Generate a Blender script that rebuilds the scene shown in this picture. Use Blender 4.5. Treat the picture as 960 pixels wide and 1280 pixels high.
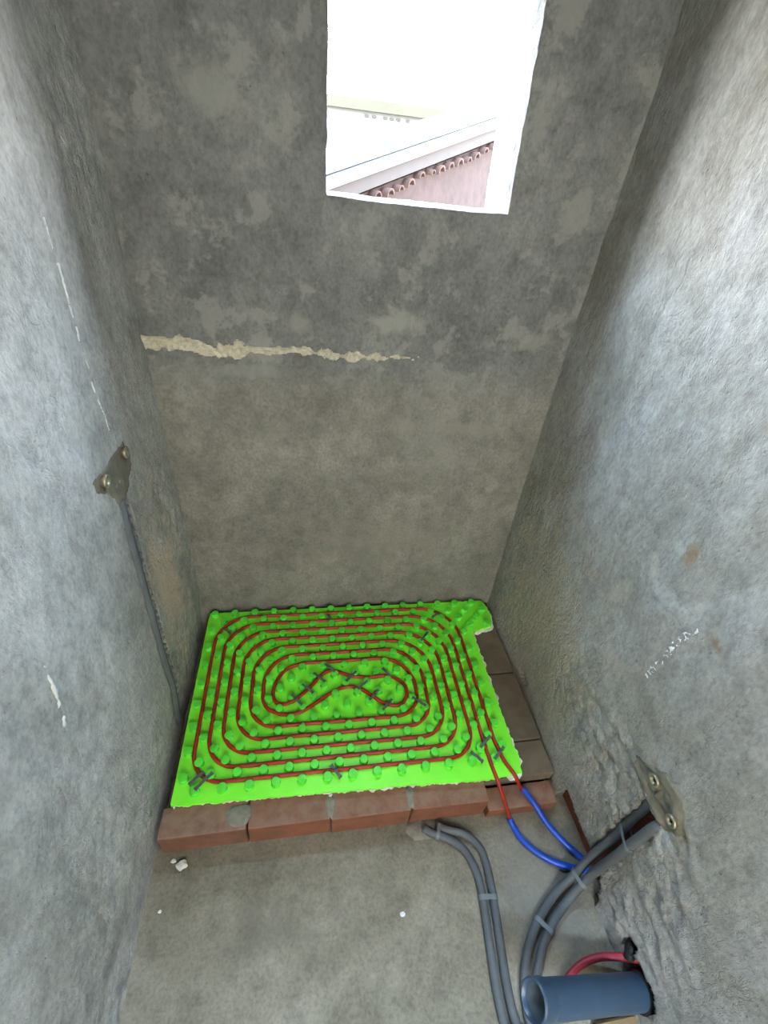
import bpy, bmesh, math, random
from mathutils import Vector, Matrix, noise
for o in list(bpy.data.objects): bpy.data.objects.remove(o)
scene = bpy.context.scene
COL = scene.collection
R = random.Random(7)

# ------------------------------------------------------------------ camera
cam_data = bpy.data.cameras.new('camera')
cam_data.sensor_fit = 'VERTICAL'; cam_data.sensor_height = 36.0
cam_data.lens = 564.385 / 1280.0 * 36.0
cam_data.clip_start = 0.02; cam_data.clip_end = 200
cam = bpy.data.objects.new('camera', cam_data); COL.objects.link(cam)
cr = Vector((0.98652616, -0.13638838, 0.09035675))
cu = Vector((0.01245547, 0.61330032, 0.78975159))
cf = Vector((0.16312877, 0.77798517, -0.60673559))
cam.matrix_world = Matrix(((cr.x, cu.x, -cf.x, 0.49174), (cr.y, cu.y, -cf.y, -1.62956),
                           (cr.z, cu.z, -cf.z, 1.94413), (0, 0, 0, 1)))
scene.camera = cam

# ------------------------------------------------------------------ sky, portal, exposure
SKY = 106.0        # zenith radiance of an overcast sky: L = SKY * (1 + 2 sin(elevation)) / 3
world = bpy.data.worlds.new('sky'); scene.world = world; world.use_nodes = True
wn = world.node_tree.nodes; wl = world.node_tree.links; wn.clear()
w_out = wn.new('ShaderNodeOutputWorld'); w_bg = wn.new('ShaderNodeBackground')
w_tc = wn.new('ShaderNodeTexCoord'); w_sep = wn.new('ShaderNodeSeparateXYZ'); w_r = wn.new('ShaderNodeValToRGB')
w_r.color_ramp.elements[0].position = 0.0; w_r.color_ramp.elements[0].color = (1.0, 0.96, 0.89, 1)
w_r.color_ramp.elements[1].position = 0.65; w_r.color_ramp.elements[1].color = (0.59, 0.79, 1.0, 1)
wl.new(w_tc.outputs['Generated'], w_sep.inputs[0]); wl.new(w_sep.outputs['Z'], w_r.inputs[0])
wl.new(w_r.outputs[0], w_bg.inputs['Color'])
w_mx = wn.new('ShaderNodeMath'); w_mx.operation = 'MAXIMUM'; w_mx.inputs[1].default_value = 0.0
w_ma = wn.new('ShaderNodeMath'); w_ma.operation = 'MULTIPLY_ADD'
w_ma.inputs[1].default_value = SKY * 2 / 3; w_ma.inputs[2].default_value = SKY / 3
wl.new(w_sep.outputs['Z'], w_mx.inputs[0]); wl.new(w_mx.outputs[0], w_ma.inputs[0]); wl.new(w_ma.outputs[0], w_bg.inputs['Strength'])
wl.new(w_bg.outputs[0], w_out.inputs['Surface'])
WX0, WX1, WZ0, WZ1 = 0.552, 1.142, 1.855, 3.35      # window opening
YB, YO = 0.05, 0.30                                  # inner and outer face of the back wall
pd = bpy.data.lights.new('window_portal', 'AREA'); pd.shape = 'RECTANGLE'
pd.size = WX1 - WX0 + .06; pd.size_y = WZ1 - WZ0 + .06; pd.cycles.is_portal = True
po = bpy.data.objects.new('window_portal', pd); COL.objects.link(po)
po.location = ((WX0 + WX1) / 2, YO + .02, (WZ0 + WZ1) / 2); po.rotation_euler = (-math.pi / 2, 0, 0)
DX0, DX1, DZ0, DZ1 = .18, 1.30, .75, 3.10           # unseen opening behind the viewer, added and sized to light the room
pd2 = bpy.data.lights.new('opening_portal', 'AREA'); pd2.shape = 'RECTANGLE'
pd2.size = DX1 - DX0; pd2.size_y = DZ1 - DZ0; pd2.cycles.is_portal = True
po2 = bpy.data.objects.new('opening_portal', pd2); COL.objects.link(po2)
po2.location = ((DX0 + DX1) / 2, -3.57, (DZ0 + DZ1) / 2); po2.rotation_euler = (math.pi / 2, 0, 0)
scene.view_settings.view_transform = 'Standard'; scene.view_settings.look = 'None'
scene.view_settings.exposure = 0.62; scene.view_settings.gamma = 1.0
scene.view_settings.use_curve_mapping = False

# ------------------------------------------------------------------ helpers
def tag(o, label=None, cat=None, group=None, kind=None):
    if label: o['label'] = label
    if cat: o['category'] = cat
    if group: o['group'] = group
    if kind: o['kind'] = kind
    return o
def link_mesh(name, verts, faces, mat, parent=None, smooth=True):
    me = bpy.data.meshes.new(name)
    me.from_pydata([tuple(v) for v in verts], [], faces); me.update()
    if smooth: me.polygons.foreach_set('use_smooth', [True] * len(me.polygons))
    if mat: me.materials.append(mat)
    o = bpy.data.objects.new(name, me); COL.objects.link(o)
    if parent: o.parent = parent
    return o
def link_bm(name, bm, mat, parent=None, smooth=False):
    me = bpy.data.meshes.new(name); bm.to_mesh(me); bm.free()
    if smooth: me.polygons.foreach_set('use_smooth', [True] * len(me.polygons))
    if mat: me.materials.append(mat)
    o = bpy.data.objects.new(name, me); COL.objects.link(o)
    if parent: o.parent = parent
    return o
def empty(name, loc):
    o = bpy.data.objects.new(name, None); COL.objects.link(o); o.location = loc; o.empty_display_size = .05
    return o
def keep(o, parent):            # parent without moving
    o.parent = parent; o.matrix_parent_inverse = Matrix.Translation(-Vector(parent.location)); return o
def box(bm, x0, x1, y0, y1, z0, z1):
    r = bmesh.ops.create_cube(bm, size=1)
    for v in r['verts']:
        v.co = Vector(((x0 + x1) / 2 + v.co.x * (x1 - x0), (y0 + y1) / 2 + v.co.y * (y1 - y0), (z0 + z1) / 2 + v.co.z * (z1 - z0)))
    return r['verts']
def sstep(a, b, x):
    t = max(0., min(1., (x - a) / (b - a))); return t * t * (3 - 2 * t)
def lin(a, b, step):
    n = max(1, round((b - a) / step)); return [a + (b - a) * i / n for i in range(n + 1)]
def catmull(pts, step=.01):
    P = [Vector(p) for p in pts]; P = [2 * P[0] - P[1]] + P + [2 * P[-1] - P[-2]]; out = []
    for i in range(1, len(P) - 2):
        a, b, c, d = P[i - 1:i + 3]; n = max(2, int((c - b).length / step))
        for k in range(n):
            t = k / n
            out.append(.5 * ((2 * b) + (c - a) * t + (2 * a - 5 * b + 4 * c - d) * t * t + (3 * b - a - 3 * c + d) * t ** 3))
    out.append(P[-2]); return out
def even(path, step):
    out = [path[0].copy()]; acc = 0.
    for a, b in zip(path, path[1:]):
        L = (b - a).length; t = step - acc
        while t <= L and L > 0: out.append(a + (b - a) * (t / L)); t += step
        acc = (acc + L) % step if L + acc >= step else acc + L
    out.append(path[-1].copy()); return out
def tube(name, path, rad, mat, parent=None, seg=10, corr=0., pitch=.008, caps=True):
    V = []; F = []; n = len(path); N = None; s = 0
    for i, p in enumerate(path):
        t = (path[min(i + 1, n - 1)] - path[max(i - 1, 0)]).normalized()
        if N is None: N = t.cross(Vector((0.13, .21, 1))).normalized()
        N = (N - t * N.dot(t)).normalized(); B = t.cross(N)
        if i: s += (p - path[i - 1]).length
        r = rad + (corr * math.sin(s / pitch * math.tau) if corr else 0)
        for k in range(seg):
            a = math.tau * k / seg; V.append(p + N * (math.cos(a) * r) + B * (math.sin(a) * r))
    for i in range(n - 1):
        for k in range(seg):
            k2 = (k + 1) % seg; F.append((i * seg + k, i * seg + k2, (i + 1) * seg + k2, (i + 1) * seg + k))
    if caps:
        F.append(tuple(range(seg))[::-1]); F.append(tuple((n - 1) * seg + k for k in range(seg)))
    return link_mesh(name, V, F, mat, parent)
def lathe(name, prof, origin, axis, mat, parent=None, seg=28):
    ax = Vector(axis).normalized(); N = ax.cross(Vector((0.1, .9, .3))).normalized(); B = ax.cross(N); O = Vector(origin)
    V = []; F = []
    for (h, r) in prof:
        for k in range(seg):
            a = math.tau * k / seg; V.append(O + ax * h + (N * math.cos(a) + B * math.sin(a)) * r)
    for i in range(len(prof) - 1):
        for k in range(seg):
            k2 = (k + 1) % seg; F.append((i * seg + k, i * seg + k2, (i + 1) * seg + k2, (i + 1) * seg + k))
    o = link_mesh(name, V, F, mat, parent, smooth=True)
    return o

# ------------------------------------------------------------------ materials
ALB = .74          # cement, brick and plastics here are duller than their first guess
BRIGHT = ('white_polystyrene', 'green_foil', 'green_foil_stud', 'chalk_white', 'dull_ochre_render', 'dry_ground')
def dull(c, k=None): return tuple(v * (ALB if k is None else k) for v in c)
def new_mat(name):
    m = bpy.data.materials.new(name); m.use_nodes = True
    nt = m.node_tree; b = nt.nodes['Principled BSDF']; return m, nt, b
def nz(nt, scale, detail=5, rough=.55, coord=None, dist=0.):
    n = nt.nodes.new('ShaderNodeTexNoise'); n.inputs['Scale'].default_value = scale
    n.inputs['Detail'].default_value = detail; n.inputs['Roughness'].default_value = rough
    n.inputs['Distortion'].default_value = dist
    if coord: nt.links.new(coord, n.inputs['Vector'])
    return n
def ramp(nt, fac, stops):
    r = nt.nodes.new('ShaderNodeValToRGB'); e = r.color_ramp.elements
    while len(e) < len(stops): e.new(.5)
    for el, (p, c) in zip(e, stops): el.position = p; el.color = (c, c, c, 1) if isinstance(c, (int, float)) else (*c, 1)
    nt.links.new(fac, r.inputs[0]); return r
def mix(nt, fac, a, b, mode='MIX'):
    m = nt.nodes.new('ShaderNodeMix'); m.data_type = 'RGBA'; m.blend_type = mode
    for sock, v in ((m.inputs[0], fac), (m.inputs[6], a), (m.inputs[7], b)):
        if hasattr(v, 'is_output'): nt.links.new(v, sock)
        elif isinstance(v, (int, float)): sock.default_value = v
        else: sock.default_value = (*v, 1)
    return m.outputs[2]
def math_n(nt, op, a, b=None):
    m = nt.nodes.new('ShaderNodeMath'); m.operation = op; m.use_clamp = False
    for i, v in enumerate((a, b)):
        if v is None: continue
        if hasattr(v, 'is_output'): nt.links.new(v, m.inputs[i])
        else: m.inputs[i].default_value = v
    return m.outputs[0]
def bump(nt, bsdf, h, strength, dist):
    b = nt.nodes.new('ShaderNodeBump'); b.inputs['Strength'].default_value = strength; b.inputs['Distance'].default_value = dist
    nt.links.new(h, b.inputs['Height']); nt.links.new(b.outputs[0], bsdf.inputs['Normal']); return b
def plaster(name, dark, mid, light, scale=5., stretch=(1, 1, 1), blobs=(), blob_col=(.5, .49, .46), rough_bump=1., pits=True, mottle=0., mottle_col=(.40, .39, .37), upper=None):
    dark, mid, light, mottle_col = dull(dark), dull(mid), dull(light), dull(mottle_col)
    blobs = [bb[:7] + (dull(bb[7]),) for bb in blobs]
    if upper: upper = (dull(upper[0]), dull(upper[1]), dull(upper[2]), upper[3])
    m, nt, b = new_mat(name); tc = nt.nodes.new('ShaderNodeTexCoord'); mp = nt.nodes.new('ShaderNodeMapping')
    mp.inputs['Scale'].default_value = stretch; nt.links.new(tc.outputs['Object'], mp.inputs[0]); co = mp.outputs[0]
    n1 = nz(nt, scale, 6, .6, co, .4); n2 = nz(nt, scale * 4.3, 5, .65, co, .2); n3 = nz(nt, 90, 3, .6, co)
    c = ramp(nt, n1.outputs[0], [(.34, dark), (.5, mid), (.66, light)]).outputs[0]
    if upper:                    # a second, greyer coat above a ragged horizontal joint
        cu_ = ramp(nt, n1.outputs[0], [(.34, upper[0]), (.5, upper[1]), (.66, upper[2])]).outputs[0]
        sz = nt.nodes.new('ShaderNodeSeparateXYZ'); nt.links.new(tc.outputs['Object'], sz.inputs[0])
        zz = math_n(nt, 'ADD', math_n(nt, 'SUBTRACT', sz.outputs['Z'], upper[3]), math_n(nt, 'MULTIPLY', math_n(nt, 'SUBTRACT', n2.outputs[0], .5), .35))
        up_f = ramp(nt, math_n(nt, 'ADD', zz, .5), [(.44, 0.), (.56, 1.)]).outputs[0]
        c = mix(nt, up_f, c, cu_)
    f2 = ramp(nt, n2.outputs[0], [(.30, .72), (.5, 1.), (.70, 1.22)]).outputs[0]
    c = mix(nt, .8, c, f2, 'MULTIPLY')
    f3 = ramp(nt, n3.outputs[0], [(.32, .70), (.5, 1.), (.68, 1.22)]).outputs[0]
    c = mix(nt, .6, c, f3, 'MULTIPLY')
    if mottle:
        nm = nz(nt, 8.5, 8, .66, tc.outputs['Object'], .15)
        fm = ramp(nt, nm.outputs[0], [(.535, 0.), (.60, mottle)]).outputs[0]
        if upper: fm = mix(nt, 1., fm, ramp(nt, up_f, [(0., .35), (1., 1.)]).outputs[0], 'MULTIPLY')
        c = mix(nt, fm, c, mottle_col)
    # ragged smears and tints; the large warm side-wall ones include painted light
    nb = nz(nt, 9, 5, .65, tc.outputs['Object'], .6)
    for (cx, cy, cz, sx, sy, sz, amt, col) in blobs:
        mb = nt.nodes.new('ShaderNodeMapping'); mb.vector_type = 'POINT'
        mb.inputs['Scale'].default_value = (1 / sx, 1 / sy, 1 / sz)
        mb.inputs['Location'].default_value = (-cx / sx, -cy / sy, -cz / sz)
        nt.links.new(tc.outputs['Object'], mb.inputs[0])
        ln = nt.nodes.new('ShaderNodeVectorMath'); ln.operation = 'LENGTH'; nt.links.new(mb.outputs[0], ln.inputs[0])
        v = math_n(nt, 'SUBTRACT', 1.0, ln.outputs['Value'])
        v = math_n(nt, 'ADD', v, math_n(nt, 'MULTIPLY', math_n(nt, 'SUBTRACT', nb.outputs[0], .5), 2.6))
        fa = ramp(nt, v, [(.25, 0.), (.75, amt)]).outputs[0]
        c = mix(nt, fa, c, col)
    nt.links.new(c, b.inputs['Base Color']); b.inputs['Roughness'].default_value = .92
    b.inputs['Specular IOR Level'].default_value = .15
    hb = nz(nt, 44, 7, .78, co, .2); h = hb.outputs[0]
    if pits:
        vo = nt.nodes.new('ShaderNodeTexVoronoi'); vo.inputs['Scale'].default_value = 55; nt.links.new(co, vo.inputs['Vector'])
        pit = ramp(nt, vo.outputs['Distance'], [(.0, 0.), (.16, 1.)]).outputs[0]
        msk = ramp(nt, nz(nt, 14, 3, .5, co).outputs[0], [(.54, 1.), (.62, 0.)]).outputs[0]
        pit = math_n(nt, 'MAXIMUM', pit, msk)
        h = math_n(nt, 'ADD', h, math_n(nt, 'MULTIPLY', pit, .9))
    if rough_bump > .95:
        for sc_, wt in ((11., .22), (27., .20)):
            nc = nz(nt, sc_, 5, .55, co, .5)
            dd = math_n(nt, 'ABSOLUTE', math_n(nt, 'SUBTRACT', nc.outputs[0], .5))
            cr_ = ramp(nt, dd, [(.0, 0.), (.035, 1.)]).outputs[0]
            ms = ramp(nt, nz(nt, sc_ * .35, 3, .5, co).outputs[0], [(.50, 1.), (.60, 0.)]).outputs[0]
            h = math_n(nt, 'ADD', h, math_n(nt, 'MULTIPLY', math_n(nt, 'MAXIMUM', cr_, ms), wt))
    bump(nt, b, h, .8 * rough_bump, .013)
    return m
def simple(name, col, rough=.5, spec=.5, var=.12, scale=30., bmp=0., metal=0., col2=None):
    if name not in BRIGHT: col = dull(col); col2 = dull(col2) if col2 else None
    m, nt, b = new_mat(name); tc = nt.nodes.new('ShaderNodeTexCoord')
    n = nz(nt, scale, 4, .6, tc.outputs['Object'])
    if col2 is None: col2 = tuple(max(0, v * (1 - 2 * var)) for v in col)
    c = ramp(nt, n.outputs[0], [(.32, col2), (.6, col)]).outputs[0]
    nt.links.new(c, b.inputs['Base Color']); b.inputs['Roughness'].default_value = rough
    b.inputs['Specular IOR Level'].default_value = spec; b.inputs['Metallic'].default_value = metal
    if bmp: bump(nt, b, n.outputs[0], bmp, .01)
    return m
W = (.46, .45, .42)
M = {}
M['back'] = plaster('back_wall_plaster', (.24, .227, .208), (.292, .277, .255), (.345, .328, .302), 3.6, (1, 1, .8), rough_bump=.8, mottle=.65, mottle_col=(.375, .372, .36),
    upper=((.195, .197, .198), (.242, .244, .244), (.29, .291, .29), 1.27), blobs=[
    (.24, .05, 2.07, .13, .4, .09, .7, (.37, .365, .35)), (.80, .05, 1.50, .16, .4, .08, .8, (.40, .395, .375)),
    (.47, .05, 1.48, .07, .4, .06, .7, (.37, .36, .34)), (1.33, .05, 1.46, .18, .4, .06, .7, (.37, .36, .335)),
    (1.02, .05, 1.0, .30, .4, .24, .5, (.35, .34, .33)), (.30, .05, 1.30, .32, .4, .035, .6, (.33, .335, .32)),
    (1.15, .05, 1.09, .45, .4, .05, .5, (.36, .34, .305)), (.75, .05, .45, .55, .4, .3, .4, (.33, .305, .265))])
HALO = (.27, .255, .215)
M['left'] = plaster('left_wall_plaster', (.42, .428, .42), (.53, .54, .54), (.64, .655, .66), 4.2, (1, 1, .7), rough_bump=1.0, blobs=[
    (-.06, -.28, .45, .4, .24, .75, .8, (.80, .66, .55)), (-.06, -.45, 1.15, .4, .17, .11, .75, HALO)])  # first blob: peach finish coat, lightened further to offset the window shadow
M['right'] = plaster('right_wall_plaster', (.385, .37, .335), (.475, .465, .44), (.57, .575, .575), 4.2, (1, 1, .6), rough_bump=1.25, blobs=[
    (1.52, -.45, .30, .4, .65, .75, .75, (.60, .525, .425)), (1.52, -1.22, .52, .4, .16, .11, .7, HALO), (1.52, -.87, 1.18, .3, .025, .06, .7, (.38, .27, .15)), (1.52, -1.06, 1.06, .3, .05, .025, .7, (.38, .27, .15))])  # first blob: browner plaster with warm light painted into its colour
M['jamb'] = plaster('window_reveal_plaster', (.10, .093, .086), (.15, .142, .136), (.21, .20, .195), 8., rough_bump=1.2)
M['floor'] = plaster('floor_screed', (.205, .188, .148), (.26, .24, .19), (.31, .288, .238), 3.0, (1, 1, 1), rough_bump=.35, pits=False, blobs=[
    (1.35, -1.30, -.17, .25, .35, .4, .5, (.34, .32, .29)), (.35, -1.25, -.17, .20, .14, .4, .5, (.19, .18, .15))])
M['ceiling'] = plaster('ceiling_plaster', (.32, .31, .29), (.38, .37, .35), (.44, .43, .41), 4.)
M['masonry'] = simple('clay_masonry', (.30, .11, .065), .9, .2, .25, 18, .5)
def brick_mat(name, side, side2, dust):
    m = simple(name, side, .88, .2, 0, 10, .25, col2=side2); nt = m.node_tree; b = nt.nodes['Principled BSDF']
    src = b.inputs['Base Color'].links[0].from_socket; g = nt.nodes.new('ShaderNodeNewGeometry'); sp = nt.nodes.new('ShaderNodeSeparateXYZ')
    nt.links.new(g.outputs['Normal'], sp.inputs[0]); n = nz(nt, 22, 5, .65, g.outputs['Position'])
    f = math_n(nt, 'MULTIPLY', ramp(nt, sp.outputs['Z'], [(.3, 0.), (.9, 1.)]).outputs[0], ramp(nt, n.outputs[0], [(.35, .35), (.6, 1.)]).outputs[0])
    nt.links.new(mix(nt, f, src, dull(dust)), b.inputs['Base Color']); return m
M['brick'] = brick_mat('dull_clay_brick', (.25, .115, .08), (.16, .085, .065), (.33, .225, .18))
M['brick_b'] = brick_mat('orange_clay_brick', (.29, .115, .068), (.19, .088, .062), (.315, .195, .15))
M['brick_dusty'] = simple('dusty_clay_brick', (.20, .165, .125), .92, .15, 0, 7, .4, col2=(.13, .105, .082))
M['slab'] = simple('platform_mortar', (.16, .14, .115), .95, .1, .2, 20, .4)
M['mortar'] = simple('mortar_grey', (.31, .30, .26), .95, .1, .15, 40, .5)
M['wet_mortar'] = simple('damp_cement', (.24, .22, .175), .85, .25, 0, 26, .3, col2=(.17, .155, .12))
M['ridge'] = simple('lime_ridge', (.74, .68, .55), .95, .1, .16, 60, .6)
M['chalk'] = simple('chalk_white', (.72, .73, .74), .95, .1, .1, 80, .4)
M['eps'] = simple('white_polystyrene', (.80, .80, .78), .8, .2, .08, 120, .5)
M['green'] = simple('green_foil', (.235, .95, .05), .42, .35, 0, 7, .05, col2=(.20, .92, .045))
M['nub'] = simple('green_foil_stud', (.11, .76, .055), .4, .35, 0, 7, 0, col2=(.10, .72, .05))
M['pipe'] = simple('red_heating_pipe', (.46, .036, .014), .42, .4, .1, 20)
M['blue'] = simple('blue_sleeve', (.012, .085, .62), .38, .5, .08, 12)
M['clip'] = simple('grey_plastic_clip', (.13, .15, .17), .5, .4, .1, 30)
M['conduit'] = simple('grey_conduit', (.125, .138, .155), .55, .35, .12, 14)
M['conduit_dark'] = simple('slate_conduit', (.17, .19, .215), .55, .35, .12, 14)
M['tie'] = simple('pale_grey_tie', (.19, .22, .24), .5, .4, .05, 20)
M['drain'] = simple('blue_grey_drain_plastic', (.045, .082, .14), .38, .5, .08, 10)
M['drain_in'] = simple('drain_plug_plastic', (.05, .08, .10), .4, .45, .08, 10)
M['red_conduit'] = simple('red_corrugated_conduit', (.45, .03, .055), .5, .4, .1, 14)
M['black'] = simple('matte_black', (.012, .012, .014), .7, .3, .2, 14)
M['brass'] = simple('nickel_brass_fitting', (.48, .43, .32), .38, .5, .15, 60, 0, .7)
M['hole'] = simple('fitting_bore', (.02, .018, .015), .8, .1, .1, 30)
M['timber'] = simple('tan_timber', (.33, .235, .13), .8, .2, .12, 14)

# ------------------------------------------------------------------ rough plaster surfaces
def disp(p, amt=1., rough=1.):
    v = noise.noise_vector(p * 1.7) * .007 + noise.noise_vector(p * 7.3 + Vector((5, 1, 3))) * .0032
    w = noise.noise_vector(p * 24 + Vector((1, 7, 2))) * .0026 + noise.noise_vector(p * 61) * .0013
    k = .35 + 1.1 * sstep(-.15, .35, noise.noise(p * 2.2 + Vector((9, 4, 1))))
    if rough > 2: k *= .3 + .9 * sstep(-.45, -.85, p.y - .25 * p.z + .15)
    return (v + w * (k * rough)) * amt
ROUGH = {'wall_left': 1.6, 'wall_right': 2.1}
def sheet(name, us, vs, P, nrm, mat, mask=None, skirt=.03, amt=1., parent=None, dfun=None):
    nu, nv = len(us), len(vs); dfun = dfun or disp; nrm = Vector(nrm)
    V = []
    for v in vs:
        for u in us:
            p = P(u, v); V.append(p + dfun(p, amt, ROUGH.get(name, 1.)))
    keepc = [[not (mask and mask((us[i] + us[i + 1]) / 2, (vs[j] + vs[j + 1]) / 2)) for i in range(nu - 1)] for j in range(nv - 1)]
    F = []; sk = {}
    def s(i):
        if i not in sk: sk[i] = len(V); V.append(V[i] - nrm * skirt)
        return sk[i]
    for j in range(nv - 1):
        for i in range(nu - 1):
            if not keepc[j][i]: continue
            a, b, c, d = j * nu + i, j * nu + i + 1, (j + 1) * nu + i + 1, (j + 1) * nu + i
            F.append((a, b, c, d))
            for (dj, di, e0, e1) in ((-1, 0, a, b), (0, 1, b, c), (1, 0, c, d), (0, -1, d, a)):
                jj, ii = j + dj, i + di
                if 0 <= jj < nv - 1 and 0 <= ii < nu - 1 and not keepc[jj][ii]:
                    F.append((e1, e0, s(e0), s(e1)))
    return link_mesh(name, V, F, mat, parent)
def left_x(y, z): return -.060 - .030 * sstep(.25, -.17, z)
def right_x(y, z): return 1.505 + .022 * sstep(1.0, .05, z) + .018 * math.exp(-((y + .45) / .22) ** 2) * sstep(.4, 0, z)
def PL(y, z): return Vector((left_x(y, z), y, z))
def PR(y, z): return Vector((right_x(y, z), y, z))
def PB(x, z):
    if z > 1.6: x = x - .05 * (z - 1.855) * max(0., 1 - abs(x - WX1) / .25) * sstep(1.6, 1.86, z)
    ledge = .006 * sstep(1.235, 1.215, z + .012 * noise.noise(Vector((x * 3, 0, 4))))
    up = .011 * sstep(1.385, 1.402, z + .022 * noise.noise(Vector((x * 5, 2, 4))) + .008 * noise.noise(Vector((x * 28, 5, 4)))) * sstep(1.15, .8, x)
    return Vector((x, YB - ledge - up, z))
FZ = -.17; CEIL = 3.60; YF = -3.4
zs = lin(-.19, 2.36, .0085) + lin(2.36, CEIL + .02, .05)[1:]
ys_r = lin(YF, -1.75, .04)[:-1] + lin(-1.75, .09, .0085)
# back wall with the window opening
xs_b = lin(-.16, WX0, .0095)[:-1] + lin(WX0, WX1, .0095)[:-1] + lin(WX1, 1.64, .0095)
zs_b = lin(-.19, WZ0, .0095)[:-1] + lin(WZ0, 2.36, .0095)[:-1] + lin(2.36, WZ1, .03)[:-1] + lin(WZ1, CEIL + .02, .05)
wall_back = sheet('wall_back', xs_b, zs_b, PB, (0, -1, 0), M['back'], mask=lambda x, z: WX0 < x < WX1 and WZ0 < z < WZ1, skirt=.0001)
tag(wall_back, 'rough grey cement wall with the window opening', 'wall', kind='structure')
zj = [z for z in zs_b if WZ0 - 1e-6 <= z <= WZ1 + 1e-6]; xj = [x for x in xs_b if WX0 - 1e-6 <= x <= WX1 + 1e-6]; yj = lin(YB, YO, .012)
def PJ(x, y, z):
    q = PB(x, z); return Vector((q.x, y if y > YB + 1e-6 else q.y, z))
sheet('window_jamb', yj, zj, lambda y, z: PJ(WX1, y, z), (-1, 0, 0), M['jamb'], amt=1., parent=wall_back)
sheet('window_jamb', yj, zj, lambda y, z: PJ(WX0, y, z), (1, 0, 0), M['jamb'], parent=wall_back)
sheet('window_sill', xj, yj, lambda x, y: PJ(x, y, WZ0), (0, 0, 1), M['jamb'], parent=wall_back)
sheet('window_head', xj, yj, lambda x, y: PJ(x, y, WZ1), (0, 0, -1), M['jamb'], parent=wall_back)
for (x0, x1, z0, z1) in ((-.35, WX0 - .03, -.4, 3.85), (WX1 + .03, 1.85, -.4, 3.85), (WX0 - .03, WX1 + .03, -.4, WZ0 - .03), (WX0 - .03, WX1 + .03, WZ1 + .03, 2.6)):
    bm = bmesh.new(); box(bm, x0, x1, YB + .06, YO, z0, z1); link_bm('masonry', bm, M['masonry'], wall_back)
# right wall: plaster skin with the conduit chase, the drain opening and the broken lower edge
def nn(a, b, f=30., k=.006): return noise.noise(Vector((a * f, b * f, 3.3))) * k
def right_mask(y, z):
    y += nn(y, z, 34); z += nn(z, y, 28, .008)
    if -1.262 < y < -1.184 and z < .455: return True                     # chase
    if -1.19 < y < -.955 and z < -.02 - .02 * sstep(-.96, -1.15, y) + .012 * noise.noise(Vector((y * 20, 1, 1))): return True
    if -1.325 < y <= -1.26 and z < -.01 - 1.9 * (-1.262 - y): return True
    if ((y + .465) / .05) ** 2 + ((z + .03) / .026) ** 2 < 1: return True
    if (y + 1.548) ** 2 + (z + .085) ** 2 < .071 ** 2: return True
    if ((y + 1.462) / .028) ** 2 + ((z + .045) / .045) ** 2 < 1: return True
    return False
wall_right = sheet('wall_right', ys_r, zs, PR, (-1, 0, 0), M['right'], right_mask, skirt=.055)
tag(wall_right, 'pitted grey plaster wall on the right with a conduit chase', 'wall', kind='structure')
sheet('masonry', lin(-1.75, .09, .03), lin(-.19, .62, .03), lambda y, z: Vector((1.578, y, z)), (-1, 0, 0), M['masonry'],
      lambda y, z: (y + 1.53) ** 2 + (z + .08) ** 2 < .065 ** 2, skirt=.18, parent=wall_right)
bm = bmesh.new(); box(bm, 1.74, 1.9, YF - .1, .12, -.4, 3.85); link_bm('masonry', bm, M['masonry'], wall_right)
# left wall with the narrow vertical chase
chaseL = catmull([(0, -.462, 1.09), (0, -.474, .93), (0, -.486, .775), (0, -.505, .575), (0, -.520, .367), (0, -.522, .164), (0, -.517, -.06)], .02)
def chase_y(z):
    for a, b in zip(chaseL, chaseL[1:]):
        if b.z <= z <= a.z: return a.y + (b.y - a.y) * (a.z - z) / max(1e-6, a.z - b.z)
    return None
def left_mask(y, z):
    y += nn(y, z, 40, .004)
    c = chase_y(z)
    return c is not None and -.025 < y - c < .056
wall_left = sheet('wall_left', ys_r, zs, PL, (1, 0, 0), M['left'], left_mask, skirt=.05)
tag(wall_left, 'rough pale grey plaster wall on the left with a buried conduit', 'wall', kind='structure')
bm = bmesh.new(); box(bm, -.14, -.108, -.62, -.36, -.1, 1.15); link_bm('masonry', bm, M['masonry'], wall_left)
bm = bmesh.new(); box(bm, -.4, -.16, YF - .1, .12, -.4, 3.85); link_bm('masonry', bm, M['masonry'], wall_left)
# floor, ceiling, front wall behind the camera
floor = sheet('floor', lin(-.2, 1.74, .012), lin(YF - .3, -1.8, .03)[:-1] + lin(-1.8, -.85, .012) + [-.4, .12], lambda x, y: Vector((x, y, FZ)), (0, 0, 1), M['floor'], amt=.45)
tag(floor, 'bare stained concrete screed floor', 'floor', kind='structure')
ceiling = sheet('ceiling', lin(-.3, 1.8, .05), lin(YF - .1, .12, .05), lambda x, y: Vector((x, y, CEIL)), (0, 0, -1), M['ceiling'])
tag(ceiling, 'plain plastered ceiling above the shower room', 'ceiling', kind='structure')
bm = bmesh.new(); box(bm, -.4, 1.9, YF - .15, .32, CEIL + .03, CEIL + .2); link_bm('roof_slab', bm, M['slab'], ceiling)
wall_front = sheet('wall_front', lin(-.25, 1.75, .03), lin(-.19, CEIL + .02, .03), lambda x, z: Vector((x, YF, z)), (0, 1, 0), M['left'], mask=lambda x, z: DX0 < x < DX1 and DZ0 < z < DZ1, skirt=.2)
tag(wall_front, 'grey plastered wall behind the viewer', 'wall', kind='structure')

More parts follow.
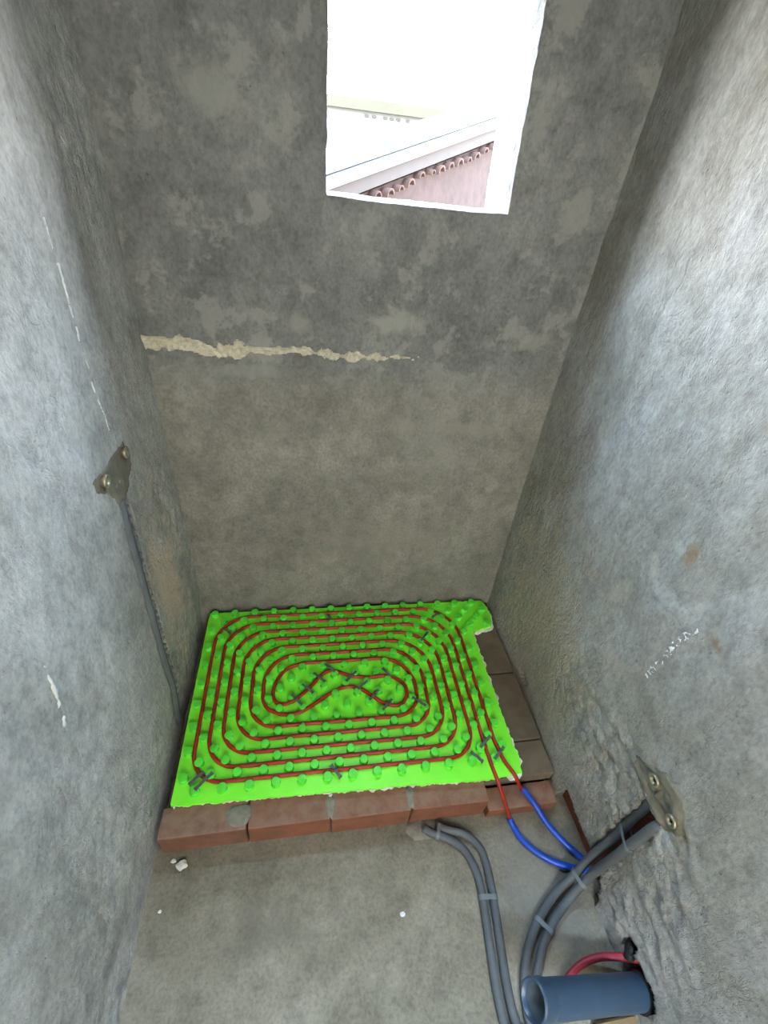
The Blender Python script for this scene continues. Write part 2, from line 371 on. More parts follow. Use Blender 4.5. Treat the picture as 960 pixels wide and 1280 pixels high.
def surf(P, nrm, rough=1.):            # point on a displaced sheet
    nrm = Vector(nrm)
    def f(u, v, h=0.):
        p = P(u, v); return p + disp(p, 1., rough) + nrm * h
    return f
SL = surf(PL, (1, 0, 0), 1.6); SR = surf(PR, (-1, 0, 0), 2.1); SB = surf(PB, (0, -1, 0))
def inpoly(poly, x, y):
    c = False; n = len(poly)
    for i in range(n):
        (x0, y0), (x1, y1) = poly[i], poly[i - 1]
        if (y0 > y) != (y1 > y) and x < (x1 - x0) * (y - y0) / (y1 - y0) + x0: c = not c
    return c
def polydist(pl, x, y):
    best = 9; bt = 0
    for i in range(len(pl) - 1):
        a = Vector(pl[i]); b = Vector(pl[i + 1]); p = Vector((x, y)); d = b - a
        t = max(0, min(1, (p - a).dot(d) / d.length_squared)); q = (a + d * t - p).length
        if q < best: best = q; bt = i + t
    return best, bt / (len(pl) - 1)
def conform(name, S, box_, inside, lift, mat, parent, step=.004, lump=.003, freq=90.):
    u0, u1, v0, v1 = box_; us = lin(u0, u1, step); vs = lin(v0, v1, step); idx = {}; V = []; F = []
    ok = [[inside((us[i] + us[i + 1]) / 2, (vs[j] + vs[j + 1]) / 2) for i in range(len(us) - 1)] for j in range(len(vs) - 1)]
    def g(i, j): return 0 <= j < len(ok) and 0 <= i < len(ok[0]) and ok[j][i]
    def vtx(i, j):
        if (i, j) not in idx:
            full = g(i, j) and g(i - 1, j) and g(i, j - 1) and g(i - 1, j - 1)
            u, v = us[i], vs[j]
            h = (lift + lump * noise.noise(Vector((u * freq, v * freq, 1)))) if full else -.006
            idx[(i, j)] = len(V); V.append(S(u, v, h))
        return idx[(i, j)]
    for j in range(len(vs) - 1):
        for i in range(len(us) - 1):
            if ok[j][i]: F.append((vtx(i, j), vtx(i + 1, j), vtx(i + 1, j + 1), vtx(i, j + 1)))
    return link_mesh(name, V, F, mat, parent)
def ragged(f, amp, freq=45.):
    return lambda u, v: f(u + amp * noise.noise(Vector((u * freq, v * freq, 7))), v + amp * noise.noise(Vector((v * freq, u * freq, 2))))
# pale lumpy ridge across the back wall
ridge_line = [(-.06, 1.385), (.06, 1.392), (.17, 1.372), (.30, 1.385), (.45, 1.388), (.60, 1.372), (.75, 1.372), (.92, 1.378)]
def ridge_in(u, v):
    d, t = polydist(ridge_line, u, v); return d < (.025 if t < .4 else .016) * (1 - .7 * sstep(.8, 1, t)) * (1 + .9 * noise.noise(Vector((u * 22, 1, 5))))
conform('mortar_ridge', SB, (-.09, .96, 1.32, 1.44), ragged(ridge_in, .012, 40), .012, M['ridge'], wall_back, .005, .009, 70)
crack_line = [(.02, 1.43), (.10, 1.425), (.16, 1.408), (.24, 1.405)]
# chalk and plaster streaks on the side walls
def streak(name, S, line, w, lift, mat, parent, br=.25, step=.004, fr=37.):
    us = [p[0] for p in line]; vs = [p[1] for p in line]; m = .03
    f = lambda u, v: (polydist(line, u, v)[0] < w * (1 + .8 * noise.noise(Vector((u * 30, v * 30, 9))))) and noise.noise(Vector((u * fr, v * fr, 4))) > -br
    return conform(name, S, (min(us) - m, max(us) + m, min(vs) - m, max(vs) + m), f, lift, mat, parent, step, .001)
streak('chalk_line', SL, [(-.404, 1.794), (-.399, 1.678), (-.411, 1.52), (-.415, 1.396), (-.404, 1.284)], .0045, .0025, M['chalk'], wall_left, .18, .003)
streak('plaster_streak', SL, [(-1.0, 1.05), (-1.008, .96), (-1.025, .87)], .008, .003, M['chalk'], wall_left, .1)
streak('plaster_streak', SR, [(-.972, .772), (-.980, .877), (-.988, .97), (-1.0, 1.03)], .011, .002, M['chalk'], wall_right, .0, .0025, 110.)
# damp cement around the water connections
polyL = [(-.345, 1.222), (-.318, 1.17), (-.325, 1.125), (-.385, 1.09), (-.435, 1.07), (-.490, 1.085), (-.525, 1.15), (-.575, 1.19), (-.59, 1.235), (-.54, 1.232), (-.50, 1.222), (-.42, 1.226)]
conform('cement_patch', SL, (-.62, -.28, 1.04, 1.27), ragged(lambda u, v: inpoly(polyL, u, v), .005), .002, M['wet_mortar'], wall_left, .005, .003, 40)
polyR = [(-1.09, .522), (-1.12, .552), (-1.163, .575), (-1.181, .612), (-1.234, .614), (-1.275, .606), (-1.30, .58), (-1.345, .556), (-1.315, .50), (-1.282, .452), (-1.213, .462), (-1.165, .460), (-1.12, .48)]
conform('cement_patch', SR, (-1.38, -1.06, .42, .65), ragged(lambda u, v: inpoly(polyR, u, v), .005), .002, M['wet_mortar'], wall_right, .005, .003, 40)

# ------------------------------------------------------------------ shower platform
plat = empty('shower_platform', (.73, -.45, FZ)); tag(plat, 'raised masonry shower base edged with clay bricks', 'platform', kind='structure')
def P_(o): return keep(o, plat)
bm = bmesh.new(); box(bm, -.05, 1.50, -.90, .03, FZ, -.052); P_(link_bm('slab', bm, M['slab']))
def brick(x0, x1, y0, y1, z0, z1, mat, bev=.005, jit=.0015):
    bm = bmesh.new(); vs = box(bm, x0, x1, y0, y1, z0, z1)
    for v in vs: v.co += Vector((R.uniform(-jit, jit), R.uniform(-jit, jit), R.uniform(-jit, jit)))
    bmesh.ops.bevel(bm, geom=list(bm.edges), offset=bev, segments=2, affect='EDGES', profile=.5)
    return P_(link_bm('brick', bm, mat, smooth=False))
for x0, x1, mt in ((-.062, .247, 'brick'), (.252, .555, 'brick_b'), (.561, .871, 'brick_b'), (.877, 1.192, 'brick_b')):
    brick(x0, x1, -.983 - .004 * (x0 > .3), -.878, FZ - .004, -.0365, M[mt])
brick(1.200, 1.505, -1.003, -.915, FZ - .004, -.100, M['brick_b'])
for y0, y1 in ((-.912, -.773), (-.769, -.434), (-.430, -.103), (-.099, .035)):
    brick(1.08, 1.512, y0, y1, -.09, -.0375, M['brick_dusty'], .005, .004)
def blob(name, c, rx, ry, h, mat, seed, parent=None):
    V = [Vector((c[0], c[1], c[2] + h))]; F = []; n = 18
    for ring, (k, hh) in enumerate(((.5, .9), (.85, .55), (1., 0.), (1.0, -.3))):
        for i in range(n):
            a = math.tau * i / n; q = 1 + .35 * noise.noise(Vector((math.cos(a) * 2, math.sin(a) * 2, seed)))
            V.append(Vector((c[0] + rx * k * q * math.cos(a), c[1] + ry * k * q * math.sin(a), c[2] + h * hh * (1 + .3 * noise.noise(Vector((i, ring, seed)))))))
    for i in range(n):
        i2 = (i + 1) % n; F.append((0, 1 + i, 1 + i2))
        for k in range(3): F.append((1 + k * n + i, 1 + (k + 1) * n + i, 1 + (k + 1) * n + i2, 1 + k * n + i2))
    return link_mesh(name, V, F, mat, parent)
P_(blob('mortar_patch', (.215, -.935, -.037), .048, .040, .006, M['mortar'], 1))
P_(blob('mortar_patch', (.558, -.935, -.037), .020, .045, .006, M['mortar'], 2))
P_(blob('mortar_patch', (.874, -.935, -.037), .016, .045, .006, M['mortar'], 3))
P_(blob('mortar_patch', (.93, -1.015, FZ), .075, .040, .012, M['mortar'], 4))

# ------------------------------------------------------------------ green studded heating panel
outline = [(-.033, .019), (1.473, .020), (1.486, -.02), (1.495, -.087), (1.482, -.150), (1.470, -.166), (1.362, -.192), (1.357, -.205), (1.357, -.55), (1.360, -.78),
           (1.366, -.86), (1.352, -.912), (1.25, -.921), (1.20, -.923), (.612, -.905), (-.032, -.890)]
def resample(pl, step, amp, seed, off=0., off_r=None):
    out = []; n = len(pl)
    for i in range(n):
        a = Vector(pl[i]); b = Vector(pl[(i + 1) % n]); d = b - a; m = max(1, int(d.length / step)); nr = Vector((-d.y, d.x)).normalized()
        for k in range(m):
            p = a + d * k / m
            ragg = 1. if (p.x > 1.3 or p.y < -.88) else .25
            o_ = off if (off_r is None or p.x < 1.3) else off_r
            out.append(p + nr * (o_ + amp * ragg * (noise.noise(Vector((p.x * 60, p.y * 60, seed))) + .6 * noise.noise(Vector((p.x * 21, p.y * 21, seed))))))
    return out
def plate(name, pts, z0, z1, mat, parent):
    bm = bmesh.new(); f = bm.faces.new([bm.verts.new((p.x, p.y, z0)) for p in pts])
    f.normal_update()
    if f.normal.z > 0: f.normal_flip()
    r = bmesh.ops.extrude_face_region(bm, geom=[f])
    for v in r['geom']:
        if isinstance(v, bmesh.types.BMVert): v.co.z = z1
    bmesh.ops.recalc_face_normals(bm, faces=bm.faces)
    return keep(link_bm(name, bm, mat), parent)
panel = empty('heating_mat', (.66, -.45, -.036))
tag(panel, 'bright green studded underfloor heating mat on the brick base', 'heating mat')
plate('insulation_core', resample(outline, .007, .011, 3, -.010, .006), -.0355, -.0135, M['eps'], panel)
plate('foil', resample(outline, .008, .006, 8, -.002), -.0135, -.002, M['green'], panel)
seg = 14; V = []; F = []
prof = [(.0195, -.0005), (.0180, .0015), (.0168, .0035), (.0164, .006), (.0160, .018), (.0176, .0212), (.0168, .0222), (.0150, .0226)]
for (r_, h_) in prof:
    for k in range(seg):
        a = math.tau * k / seg; V.append((r_ * math.cos(a), r_ * math.sin(a), h_))
for i in range(len(prof) - 1):
    for k in range(seg): F.append((i * seg + k, i * seg + (k + 1) % seg, (i + 1) * seg + (k + 1) % seg, (i + 1) * seg + k))
F.append(tuple((len(prof) - 1) * seg + k for k in range(seg)))
nub0 = link_mesh('stud', V, F, M['nub']); nub0.data.polygons[len(F) - 1].use_smooth = False
nub0.data.update(); nub0.data.set_sharp_from_angle(angle=.6)
first = True; ol = [tuple(p) for p in outline]
for b in range(0, 18):
    for a in range(0, 31):
        if (a + b) % 2: continue
        x, y = a * .05, -b * .05
        if not inpoly(ol, x, y) or polydist(ol + [ol[0]], x, y)[0] < .017: continue
        o = nub0 if first else nub0.copy()
        if not first: COL.objects.link(o)
        first = False; o.location = (x, y, -.002); keep(o, panel)

# ------------------------------------------------------------------ heating pipe laid as a double spiral
def densify(pts, step=.4):
    out = []
    for a, b in zip(pts, pts[1:]):
        n = max(1, round((b - a).length / step)); out += [a + (b - a) * (k / n) for k in range(n)]
    return out + [pts[-1]]
def rounded(wps):
    pts = []
    for i, w in enumerate(wps):
        p = Vector(w[:2])
        if len(w) < 3: pts.append(p); continue
        r_ = w[2]; a = Vector(wps[i - 1][:2]); c = Vector(wps[i + 1][:2]); d0 = (a - p).normalized(); d1 = (c - p).normalized()
        cen = p + (d0 + d1) * r_; n = 8
        for k in range(n + 1):
            t = k / n * math.pi / 2
            pts.append(cen - d1 * (r_ * math.cos(t)) - d0 * (r_ * math.sin(t)))
    return densify(pts)
s1 = rounded([(25.5, 15.5), (25.5, .5, 4), (.45, .5, 3.2), (.45, 16.5, 2.5), (23.65, 16.55, 2.4), (23.5, 2.5, 4), (2.5, 2.5, 3.1), (2.45, 14.5, 2.4), (21.6, 14.55, 2.4),
              (21.5, 4.5, 3.8), (4.5, 4.5, 3.), (4.5, 12.5, 2.3), (19.55, 12.55, 2.2), (19.55, 6.5, 3.2), (9.0, 6.5)])
mid = [(7.58, 7.0), (6.82, 7.92), (6.42, 8.98), (6.46, 9.9), (6.86, 10.4), (7.5, 10.56), (8.2, 10.32), (8.75, 9.92), (9.66, 9.12), (10.6, 8.08), (11.2, 7.65), (11.8, 7.52), (12.82, 7.9), (13.9, 8.34), (15.48, 8.52), (17.1, 8.5),
       (18.28, 9.22), (18.66, 10.2), (18.26, 11.16), (17.42, 11.55), (16.24, 11.16), (15.26, 10.34), (14.4, 9.68), (13.66, 9.38), (12.88, 9.36), (11.94, 9.64), (10.7, 10.36), (9.5, 11.12), (8.5, 11.5), (7.4, 11.52), (6.7, 11.3), (5.9, 10.74), (5.52, 9.9)]
s2 = rounded([(5.5, 9.2), (5.5, 5.5, 3.), (20.5, 5.5, 3.5), (20.45, 13.5, 2.2), (3.5, 13.5, 2.4), (3.5, 3.5, 3.), (22.5, 3.5, 3.9), (22.55, 15.5, 2.4), (1.45, 15.5, 2.5),
              (1.5, 1.5, 3.1), (24.5, 1.5, 4), (24.52, 15.5)])
ZP = .0055
loop = [Vector((p[0] * .05, -p[1] * .05, ZP)) for p in list(s1) + [Vector(m) for m in mid] + list(s2)]
exitA = [(1.364, -.947, -.078), (1.341, -.936, -.046), (1.320, -.918, -.006), (1.303, -.893, .0075), (1.287, -.850, .0065)]           # blue end -> panel
exitB = [(1.229, -.865, .006), (1.233, -.912, .0065), (1.246, -.952, -.022), (1.267, -.990, -.074), (1.294, -1.026, -.142)]
path = even(catmull([Vector(p) for p in exitA] + loop + [Vector(p) for p in exitB], .004), .009)
pipe = empty('heating_pipe', (.66, -.45, ZP)); tag(pipe, 'red heating pipe laid in a long double spiral on the green panel', 'pipe')
keep(tube('pipe_run', path, .0082, M['pipe'], seg=10), pipe)
blueA = catmull([(1.360, -.938, -.076), (1.393, -1.0, -.083), (1.432, -1.062, -.120), (1.485, -1.122, -.150), (1.52, -1.160, -.157), (1.545, -1.190, -.157)], .008)
blueB = catmull([(1.292, -1.025, -.142), (1.303, -1.052, -.155), (1.320, -1.095, -.157), (1.361, -1.142, -.157), (1.418, -1.182, -.157), (1.487, -1.210, -.157), (1.55, -1.226, -.157)], .008)
for pth in (blueA, blueB): tag(keep(tube('protective_sleeve', pth, .0125, M['blue'], seg=14, corr=.0003, pitch=.02), pipe), 'bright blue protective sleeve over the pipe end')

# ------------------------------------------------------------------ pipe clips bridging stud to stud
def clip_mesh(Lh):
    V = []; F = []; n = 15; w = .0056; t = .0035
    for i in range(n):
        s = -1 + 2 * i / (n - 1); x = s * Lh; z = .0225 + .005 * math.exp(-(s / .28) ** 2) - (.006 * (abs(s) - .86) / .14 if abs(s) > .86 else 0)
        ww = w * (1.35 if abs(s) > .8 else 1.)
        for (yy, zz) in ((-ww, z - t), (ww, z - t), (ww, z), (-ww, z)): V.append((x, yy, zz))
    for i in range(n - 1):
        for k in range(4): F.append((i * 4 + k, i * 4 + (k + 1) % 4, (i + 1) * 4 + (k + 1) % 4, (i + 1) * 4 + k))
    F.append((3, 2, 1, 0)); F.append(tuple((n - 1) * 4 + k for k in range(4)))
    return V, F
clips = [((7.96, 9.76), (9.06, 11.0), 'grey pipe clip at the foot of the upper wave, nearest the left curl'),
         ((8.92, 8.8), (10.04, 9.94), 'grey pipe clip second from the left curl on the rising pipe'),
         ((9.98, 7.76), (11.12, 8.88), 'grey pipe clip third from the left curl on the rising pipe'),
         ((11.04, 6.84), (12.1, 7.92), 'grey pipe clip on the crest of the upper wave of pipe'),
         ((12.96, 9.0), (14.16, 7.86), 'grey pipe clip just right of the upper wave crest, tilted other way'),
         ((13.98, 9.88), (15.1, 8.96), 'grey pipe clip between the two waves at the panel centre'),
         ((14.94, 11.04), (16.04, 9.98), 'grey pipe clip midway down the falling lower pipe'),
         ((16.02, 12.08), (17.18, 10.98), 'grey pipe clip at the bottom of the right inner curl'),
         ((16.6, 7.74), (17.25, 8.7), 'short grey pipe clip on top of the right inner curl'),
         ((18.9, 10.96), (20.16, 12.04), 'grey pipe clip right of the inner curl across two loops'),
         ((1.15, 2.05), (1.9, 2.75), 'short grey pipe clip at the panel back left bend'),
         ((22.95, 1.95), (23.9, 1.45), 'short grey pipe clip at the panel back right bend'),
         ((21.0, 5.02), (22.1, 3.84), 'grey pipe clip inside the back right bends'),
         ((23.04, 16.3), (23.85, 17.22), 'grey pipe clip left of the two pipes leaving the panel'),
         ((23.9, 16.14), (25.26, 15.1), 'grey pipe clip over the left one of the two leaving pipes'),
         ((24.8, 17.2), (26.14, 16.1), 'grey pipe clip over the right one of the two leaving pipes'),
         ((.55, 16.6), (1.5, 15.75), 'upper of two crossed grey clips at the front left corner'),
         ((1.02, 17.06), (2.22, 15.86), 'lower longer one of two grey clips at the front left corner'),
         ((11.28, 16.2), (12.02, 17.24), 'grey pipe clip midway along the front edge pipe'),
         ((11.62, .85), (12.0, 1.6), 'short grey pipe clip midway along the back edge pipes')]
for i, (p, q, lab) in enumerate(clips):
    a = Vector((p[0] * .05, -p[1] * .05)); b = Vector((q[0] * .05, -q[1] * .05)); d = b - a
    Vc, Fc = clip_mesh(d.length / 2)
    o = link_mesh('pipe_clip', Vc, Fc, M['clip'], smooth=False); c = (a + b) / 2
    o.location = (c.x, c.y, -.001 + (.003 if i == 17 else 0)); o.rotation_euler = (0, 0, math.atan2(d.y, d.x))
    tag(o, lab, 'clip', 'grey clips on the heating pipe')

# ------------------------------------------------------------------ grey conduits
lc = [Vector((left_x(p.y, p.z) - .015, p.y - .001, p.z)) for p in chaseL]
o = tube('wall_conduit', catmull(lc, .006), .0245, M['conduit_dark'], seg=14, corr=.0004, pitch=.012)
tag(o, 'slate grey conduit set in the left wall chase below the mixer patch', 'conduit')
for z in (1.03, .985, .935, .91, .84, .81, .782, .75, .715, .68, .66, .63, .605, .575, .54, .51, .485, .465, .44, .40, .375, .33, .29, .25, .2, .15, .1, .05):
    y = chase_y(z); hgt = R.uniform(.006, .014)
    b_ = blob('plaster_dab', (0, 0, 0), hgt, .016, .012, M['left'], z * 9, wall_left)
    b_.location = (left_x(y, z) - .012, y + .047, z); b_.rotation_euler = (0, math.pi / 2, 0)
zc = FZ + .0155
lo = catmull([(.93, -1.015, zc), (.96, -1.037, zc), (1.02, -1.063, zc), (1.074, -1.106, zc), (1.101, -1.168, zc), (1.106, -1.234, zc), (1.097, -1.319, zc), (1.087, -1.401, zc), (1.077, -1.495, zc), (1.077, -1.562, zc), (1.09, -1.68, zc)], .012)
li = catmull([(.985, -1.012, zc), (1.022, -1.030, zc), (1.089, -1.054, zc), (1.138, -1.103, zc), (1.149, -1.162, zc), (1.146, -1.235, zc), (1.135, -1.324, zc), (1.124, -1.406, zc), (1.115, -1.481, zc), (1.113, -1.552, zc), (1.13, -1.68, zc)], .012)
tag(tube('floor_conduit', lo, .0155, M['conduit'], seg=12), 'grey conduit on the floor, outer one of the pair starting at the bricks', 'conduit', 'grey conduits across the floor')
tag(tube('floor_conduit', li, .0155, M['conduit'], seg=12), 'grey conduit on the floor, inner one of the pair starting at the bricks', 'conduit', 'grey conduits across the floor')
ru = catmull([(1.548, -1.196, .44), (1.545, -1.197, .30), (1.542, -1.203, .2), (1.535, -1.207, .12), (1.522, -1.209, .045), (1.506, -1.216, -.045), (1.472, -1.236, -.112), (1.40, -1.268, -.150), (1.329, -1.309, zc), (1.255, -1.370, zc), (1.208, -1.425, zc), (1.178, -1.479, zc), (1.16, -1.55, zc), (1.155, -1.68, zc)], .012)
rl = catmull([(1.552, -1.262, .455), (1.522, -1.260, .42), (1.520, -1.258, .33), (1.522, -1.255, .213), (1.520, -1.255, .098), (1.510, -1.256, .0), (1.490, -1.264, -.080), (1.447, -1.288, -.132), (1.405, -1.312, -.152), (1.335, -1.355, zc), (1.279, -1.405, zc), (1.242, -1.450, zc), (1.216, -1.490, zc), (1.196, -1.56, zc), (1.19, -1.68, zc)], .012)
tag(tube('floor_conduit', ru, .0150, M['conduit'], seg=12), 'grey conduit from the right wall chase, upper one of its pair', 'conduit', 'grey conduits across the floor')
tag(tube('floor_conduit', rl, .0155, M['conduit'], seg=12), 'grey conduit from the right wall chase, lower one of its pair', 'conduit', 'grey conduits across the floor')
def near(path, p): return min(path, key=lambda q: (q - Vector(p)).length)
def tie(pa, pb, p, lab, w=.016, r=.0175):
    a = near(pa, p); b = near(pb, a); i = pa.index(a); t = (pa[min(i + 1, len(pa) - 1)] - pa[i - 1]).normalized()
    d = (b - a); d = (d - t * d.dot(t)).normalized(); n = t.cross(d); L = (b - a).length; V = []; F = []; ring = []
    for k in range(9): ang = math.pi / 2 + math.pi * k / 8; ring.append(a + d * (math.cos(ang) * r) + n * (math.sin(ang) * r))
    for k in range(9): ang = -math.pi / 2 + math.pi * k / 8; ring.append(a + d * (L + math.cos(ang) * r) + n * (math.sin(ang) * r))
    c0 = sum(ring, Vector()) / len(ring); m = len(ring)
    for s_, e in ((-.5, 1.), (.5, 1.), (.5, .86), (-.5, .86)):
        for q in ring: V.append(c0 + (q - c0) * e + t * (w * s_))
    for L0 in range(4):
        L1 = (L0 + 1) % 4
        for k in range(m): F.append((L0 * m + k, L0 * m + (k + 1) % m, L1 * m + (k + 1) % m, L1 * m + k))
    return tag(link_mesh('conduit_tie', V, F, M['tie'], smooth=False), lab, 'tie', 'ties around the grey conduits')
tie(lo, li, (1.106, -1.262, zc), 'pale tie halfway along the left conduit pair on the floor')
tie(lo, li, (.985, -1.045, zc), 'pale tie on the left conduit pair next to the bricks', .012)
tie(ru, rl, (1.29, -1.34, zc), 'pale tie around the right conduit pair on the open floor')
tie(ru, rl, (1.475, -1.235, -.11), 'pale tie around the right conduit pair over the blue sleeves', .014)
tie(ru, rl, (1.542, -1.205, .23), 'pale tie around the conduit pair inside the wall chase', .014)

# ------------------------------------------------------------------ threaded fittings in the cement patches
def fitting(S, u, v, ax, lab):
    p = S(u, v, .002); root = empty('threaded_fitting', p); tag(root, lab, 'fitting', 'threaded water fittings in the walls')
    pr = [(-.02, .0165), (.004, .0165), (.007, .0185), (.012, .0185), (.014, .016), (.014, .0105), (.002, .0095)]
    ring = keep(lathe('fitting_ring', pr, p, ax, M['brass']), root)
    (lathe('plug', [(.003, .0098), (.0045, .0088), (.0045, .0042), (.001, .0038), (.001, .0001)], p, ax, M['hole'], ring))
fitting(SL, -.369, 1.197, (1, 0, -.05), 'nickel threaded fitting on the left wall patch, nearer the back wall')
fitting(SL, -.531, 1.203, (1, 0, -.05), 'nickel threaded fitting on the left wall patch, farther from the back wall')
fitting(SR, -1.183, .549, (-1, 0, 0), 'nickel threaded fitting on the right wall patch, upper in view')
fitting(SR, -1.278, .542, (-1, 0, 0), 'nickel threaded fitting on the right wall patch, lower in view')

# ------------------------------------------------------------------ drain pipe and what lies round it
drain = empty('drain_pipe', (1.108, -1.54, .0)); tag(drain, 'short blue grey drain pipe with a socket end coming out of the right wall', 'drain pipe')
dO = Vector((1.108, -1.540, .085)); dE = Vector((1.66, -1.562, -.165)); dA = (dE - dO)
keep(lathe('barrel', [(.05, .0462), (.06, .0470), (dA.length, .0470)], dO, dA, M['drain'], seg=40), drain)
sock = keep(lathe('socket', [(.030, .042), (.0, .0440), (-.001, .0470), (.001, .0505), (.010, .0515), (.016, .0505), (.040, .0505), (.052, .0475), (.06, .0462)], dO, dA, M['drain'], seg=40), drain)
(lathe('plug', [(.016, .0440), (.018, .0420), (.018, .036), (.034, .034), (.034, .0001)], dO, dA, M['drain_in'], sock, seg=40))
keep(lathe('seal', [(.452, .0472), (.456, .052), (.468, .056), (.490, .056), (.53, .0472)], dO, dA, M['black'], seg=40), drain)
red = catmull([(1.62, -1.50, -.075), (1.565, -1.488, -.085), (1.523, -1.474, -.105), (1.451, -1.463, -.125), (1.385, -1.470, -.145), (1.32, -1.50, -.157), (1.24, -1.555, -.1575), (1.17, -1.60, -.1575), (1.08, -1.60, -.125), (1.02, -1.66, -.158)], .0035)
tag(tube('corrugated_conduit', red, .0120, M['red_conduit'], seg=10, corr=.0012, pitch=.0085), 'red corrugated conduit curving behind and under the blue grey drain pipe', 'conduit')
bl = catmull([(1.60, -1.452, -.045), (1.555, -1.456, -.045), (1.53, -1.466, -.06), (1.53, -1.478, -.075)], .004)
keep(tube('black_lump', bl, .016, M['black'], seg=10, corr=.003, pitch=.03), drain)  # black lump filling the hole beside the drain pipe
bm = bmesh.new(); vs = box(bm, 1.36, 1.50, -1.67, -1.600, FZ - .003, -.130)
bmesh.ops.bevel(bm, geom=list(bm.edges), offset=.004, segments=2, affect='EDGES')
tag(link_bm('timber_offcut', bm, M['timber']), 'tan timber offcut wedged under the blue grey drain pipe', 'offcut')

# ------------------------------------------------------------------ crumbs of plaster
for i, (x, y, z, s_, lab) in enumerate(((.010, -1.030, FZ, .020, 'largest white plaster crumb below the left end of the bricks'),
                                        (-.022, -1.014, FZ, .009, 'small white plaster crumb tucked in the left corner by the bricks'),
                                        (-.036, -1.156, FZ, .006, 'tiny white crumb on the floor along the left wall'),
                                        (.803, -1.264, FZ, .010, 'white plaster crumb alone in the middle of the floor'),
                                        (.560, -.902, -.035, .008, 'white polystyrene crumb on the bricks at the panel edge'),
                                        (.452, -.630, .012, .007, 'pinkish white crumb lying on the pipe near the panel centre'))):
    bm = bmesh.new(); bmesh.ops.create_icosphere(bm, subdivisions=2, radius=1)
    for v in bm.verts:
        q = 1 + .45 * noise.noise(v.co * 1.6 + Vector((i * 3, 1, 2))); v.co = Vector((v.co.x * s_ * q, v.co.y * s_ * q * .8, v.co.z * s_ * q * .45))
    o = link_bm('plaster_crumb', bm, M['chalk']); o.location = (x, y, z + s_ * .3); tag(o, lab, 'crumb', 'crumbs scattered on floor and panel')

# ------------------------------------------------------------------ outside the window
M['gable'] = simple('pink_render', (.019, .0118, .0112), .95, .1, .15, 12, .4)
M['fascia'] = simple('faded_brown_fascia', (.0125, .0092, .009), .85, .2, .1, 8)
M['flash'] = simple('pale_metal_flashing', (.0070, .0070, .0076), .5, .4, .08, 6)
M['tile'] = simple('terracotta_tile', (.021, .0095, .0068), .9, .15, .2, 14, .4)
M['roofskin'] = simple('bright_roof_sheet', (.08, .08, .08), .7, .3, .05, 3)
M['cornice'] = simple('pale_yellow_cornice', (.026, .0235, .0165), .9, .1, .05, 2)
M['far_white'] = simple('far_white_render', (.05, .05, .049), .9, .1, .05, 2)
M['yard'] = simple('dull_ochre_render', (.31, .258, .19), .95, .1, .1, 2)
M['ground'] = simple('dry_ground', (.24, .195, .14), .95, .1, .2, 1)
A = Vector((.62, 1.85, 1.925)); B = Vector((2.018, 3.2, 2.387)); dirv = (B - A)
A2 = A - dirv * .6; B2 = A + dirv * 1.7; nrm = Vector((-dirv.y, dirv.x, 0)).normalized()     # nrm points away from us
if nrm.y < 0: nrm = -nrm
house = empty('neighbour_house', (A.x, A.y + .3, -1.5)); tag(house, 'neighbouring house gable with terracotta tiles seen through the window', 'house')
def beam(name, t0, t1, top0, bot0, d0, d1, mat, th=None):   # a board following the rake: heights below the flashing top
    V = []
    for t in (t0, t1):
        c = A2 + (B2 - A2) * t
        for (dd, h) in ((d0, -top0), (d1, -top0), (d1, -bot0), (d0, -bot0)): V.append(c + nrm * dd + Vector((0, 0, h)))
    F = [(0, 1, 2, 3), (7, 6, 5, 4)] + [(k, k + 4, (k + 1) % 4 + 4, (k + 1) % 4) for k in range(4)]
    return keep(link_mesh(name, V, F, mat, smooth=False), house)
beam('flashing', 0, 1, 0, .055, -.02, .30, M['flash'])
beam('flashing', 0, 1, .06, .125, -.05, .28, M['flash'])
beam('fascia_board', 0, 1, .13, .215, -.02, .02, M['fascia'])
beam('gable_wall', 0, 1, .24, 3.4, .03, .30, M['gable'])
Ln = (B2 - A2).length
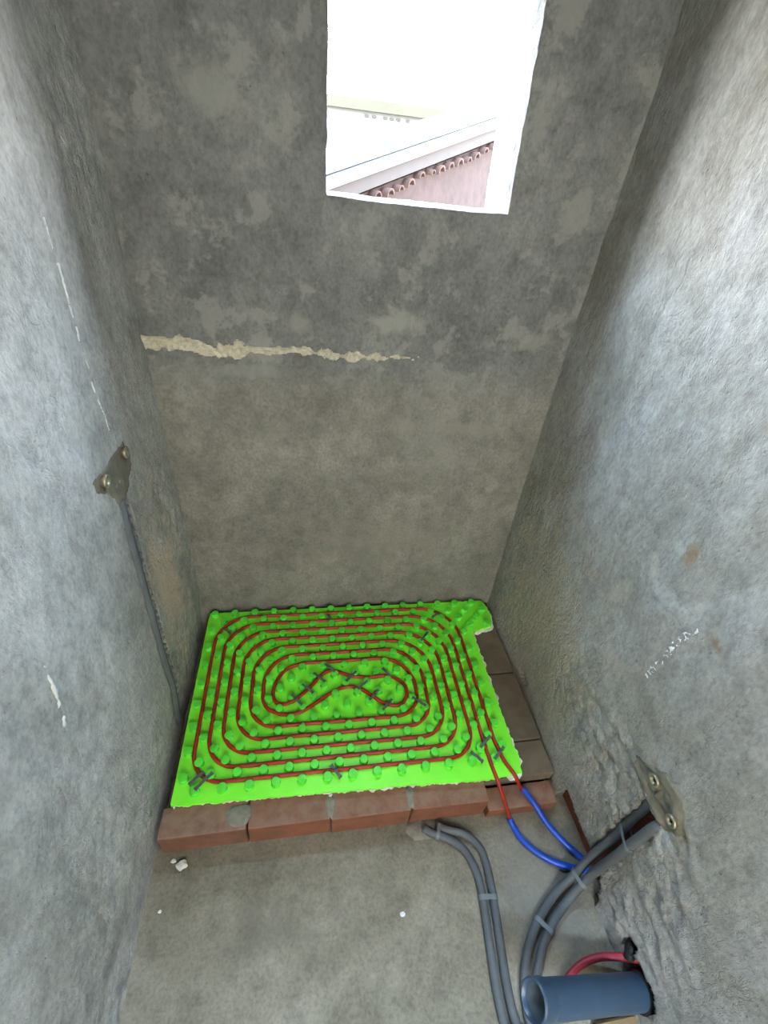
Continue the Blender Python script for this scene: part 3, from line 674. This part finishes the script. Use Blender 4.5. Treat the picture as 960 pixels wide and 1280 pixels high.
for k in range(34):
    t = (k + .5) / 34; c = A2 + (B2 - A2) * t + Vector((0, 0, -.245 - .03 * R.random())); V = []; F = []; n = 9; rr = R.uniform(.028, .050)
    for e in (-.03 - .02 * R.random(), .2):
        for s_ in (1., .72):
            for q in range(n):
                a = math.pi * q / (n - 1); V.append(c + dirv.normalized() * (rr * s_ * math.cos(a)) + Vector((0, 0, rr * s_ * math.sin(a) - .02)) + nrm * e)
    for q in range(n - 1):
        F += [(q, q + 1, 2 * n + q + 1, 2 * n + q), (n + q + 1, n + q, 3 * n + q, 3 * n + q + 1), (q + 1, q, n + q, n + q + 1)]
    keep(link_mesh('roof_tile', V, F, M['tile']), house)
V = [A2 + nrm * .3, B2 + nrm * .3, B2 + nrm * 5 + Vector((0, 0, -1.2)), A2 + nrm * 5 + Vector((0, 0, -1.2))]; V += [v + Vector((0, 0, -.06)) for v in V]
keep(link_mesh('roof_sheet', V, [(0, 1, 2, 3), (7, 6, 5, 4), (0, 4, 5, 1), (1, 5, 6, 2), (2, 6, 7, 3), (3, 7, 4, 0)], M['roofskin'], smooth=False), house)
far = empty('distant_building', (3, 15, -1.5)); tag(far, 'low pale building with yellow cornice far beyond the window', 'building')
bm = bmesh.new(); box(bm, -8, 14, 14, 18, -1.5, 3.02); keep(link_bm('wall', bm, M['far_white']), far)
bm = bmesh.new(); vs = box(bm, -8.1, 14.1, 13.9, 14.2, 3.02, 3.24); keep(link_bm('cornice', bm, M['cornice']), far)
for x in (2.05, 2.25, 2.55, 2.72, 2.9, 3.15):
    bm = bmesh.new(); box(bm, x, x + .10, 13.97, 14.05, 2.90, 2.95); keep(link_bm('vent', bm, M['hole']), far)
yard = link_mesh('yard', [(-12, -14, -.2), (13, -14, -.2), (13, YF - .25, -.2), (-12, YF - .25, -.2)], [(0, 1, 2, 3)], M['ground'], smooth=False)
tag(yard, 'bare yard outside the opening behind the viewer', 'ground', kind='structure')
bm = bmesh.new(); box(bm, -9, 10, -8.3, -8, -.2, 8.5)  # wall added out of view to block sky and warm the incoming light
tag(link_bm('sky_block_wall', bm, M['yard']), 'unseen wall added across the yard to block sky and bounce light', 'wall', kind='structure')
ground = link_mesh('ground', [(-30, .35, -1.5), (30, .35, -1.5), (30, 60, -1.5), (-30, 60, -1.5)], [(0, 1, 2, 3)], M['ground'], smooth=False)
tag(ground, 'dry ground outside below the window', 'ground', kind='structure')
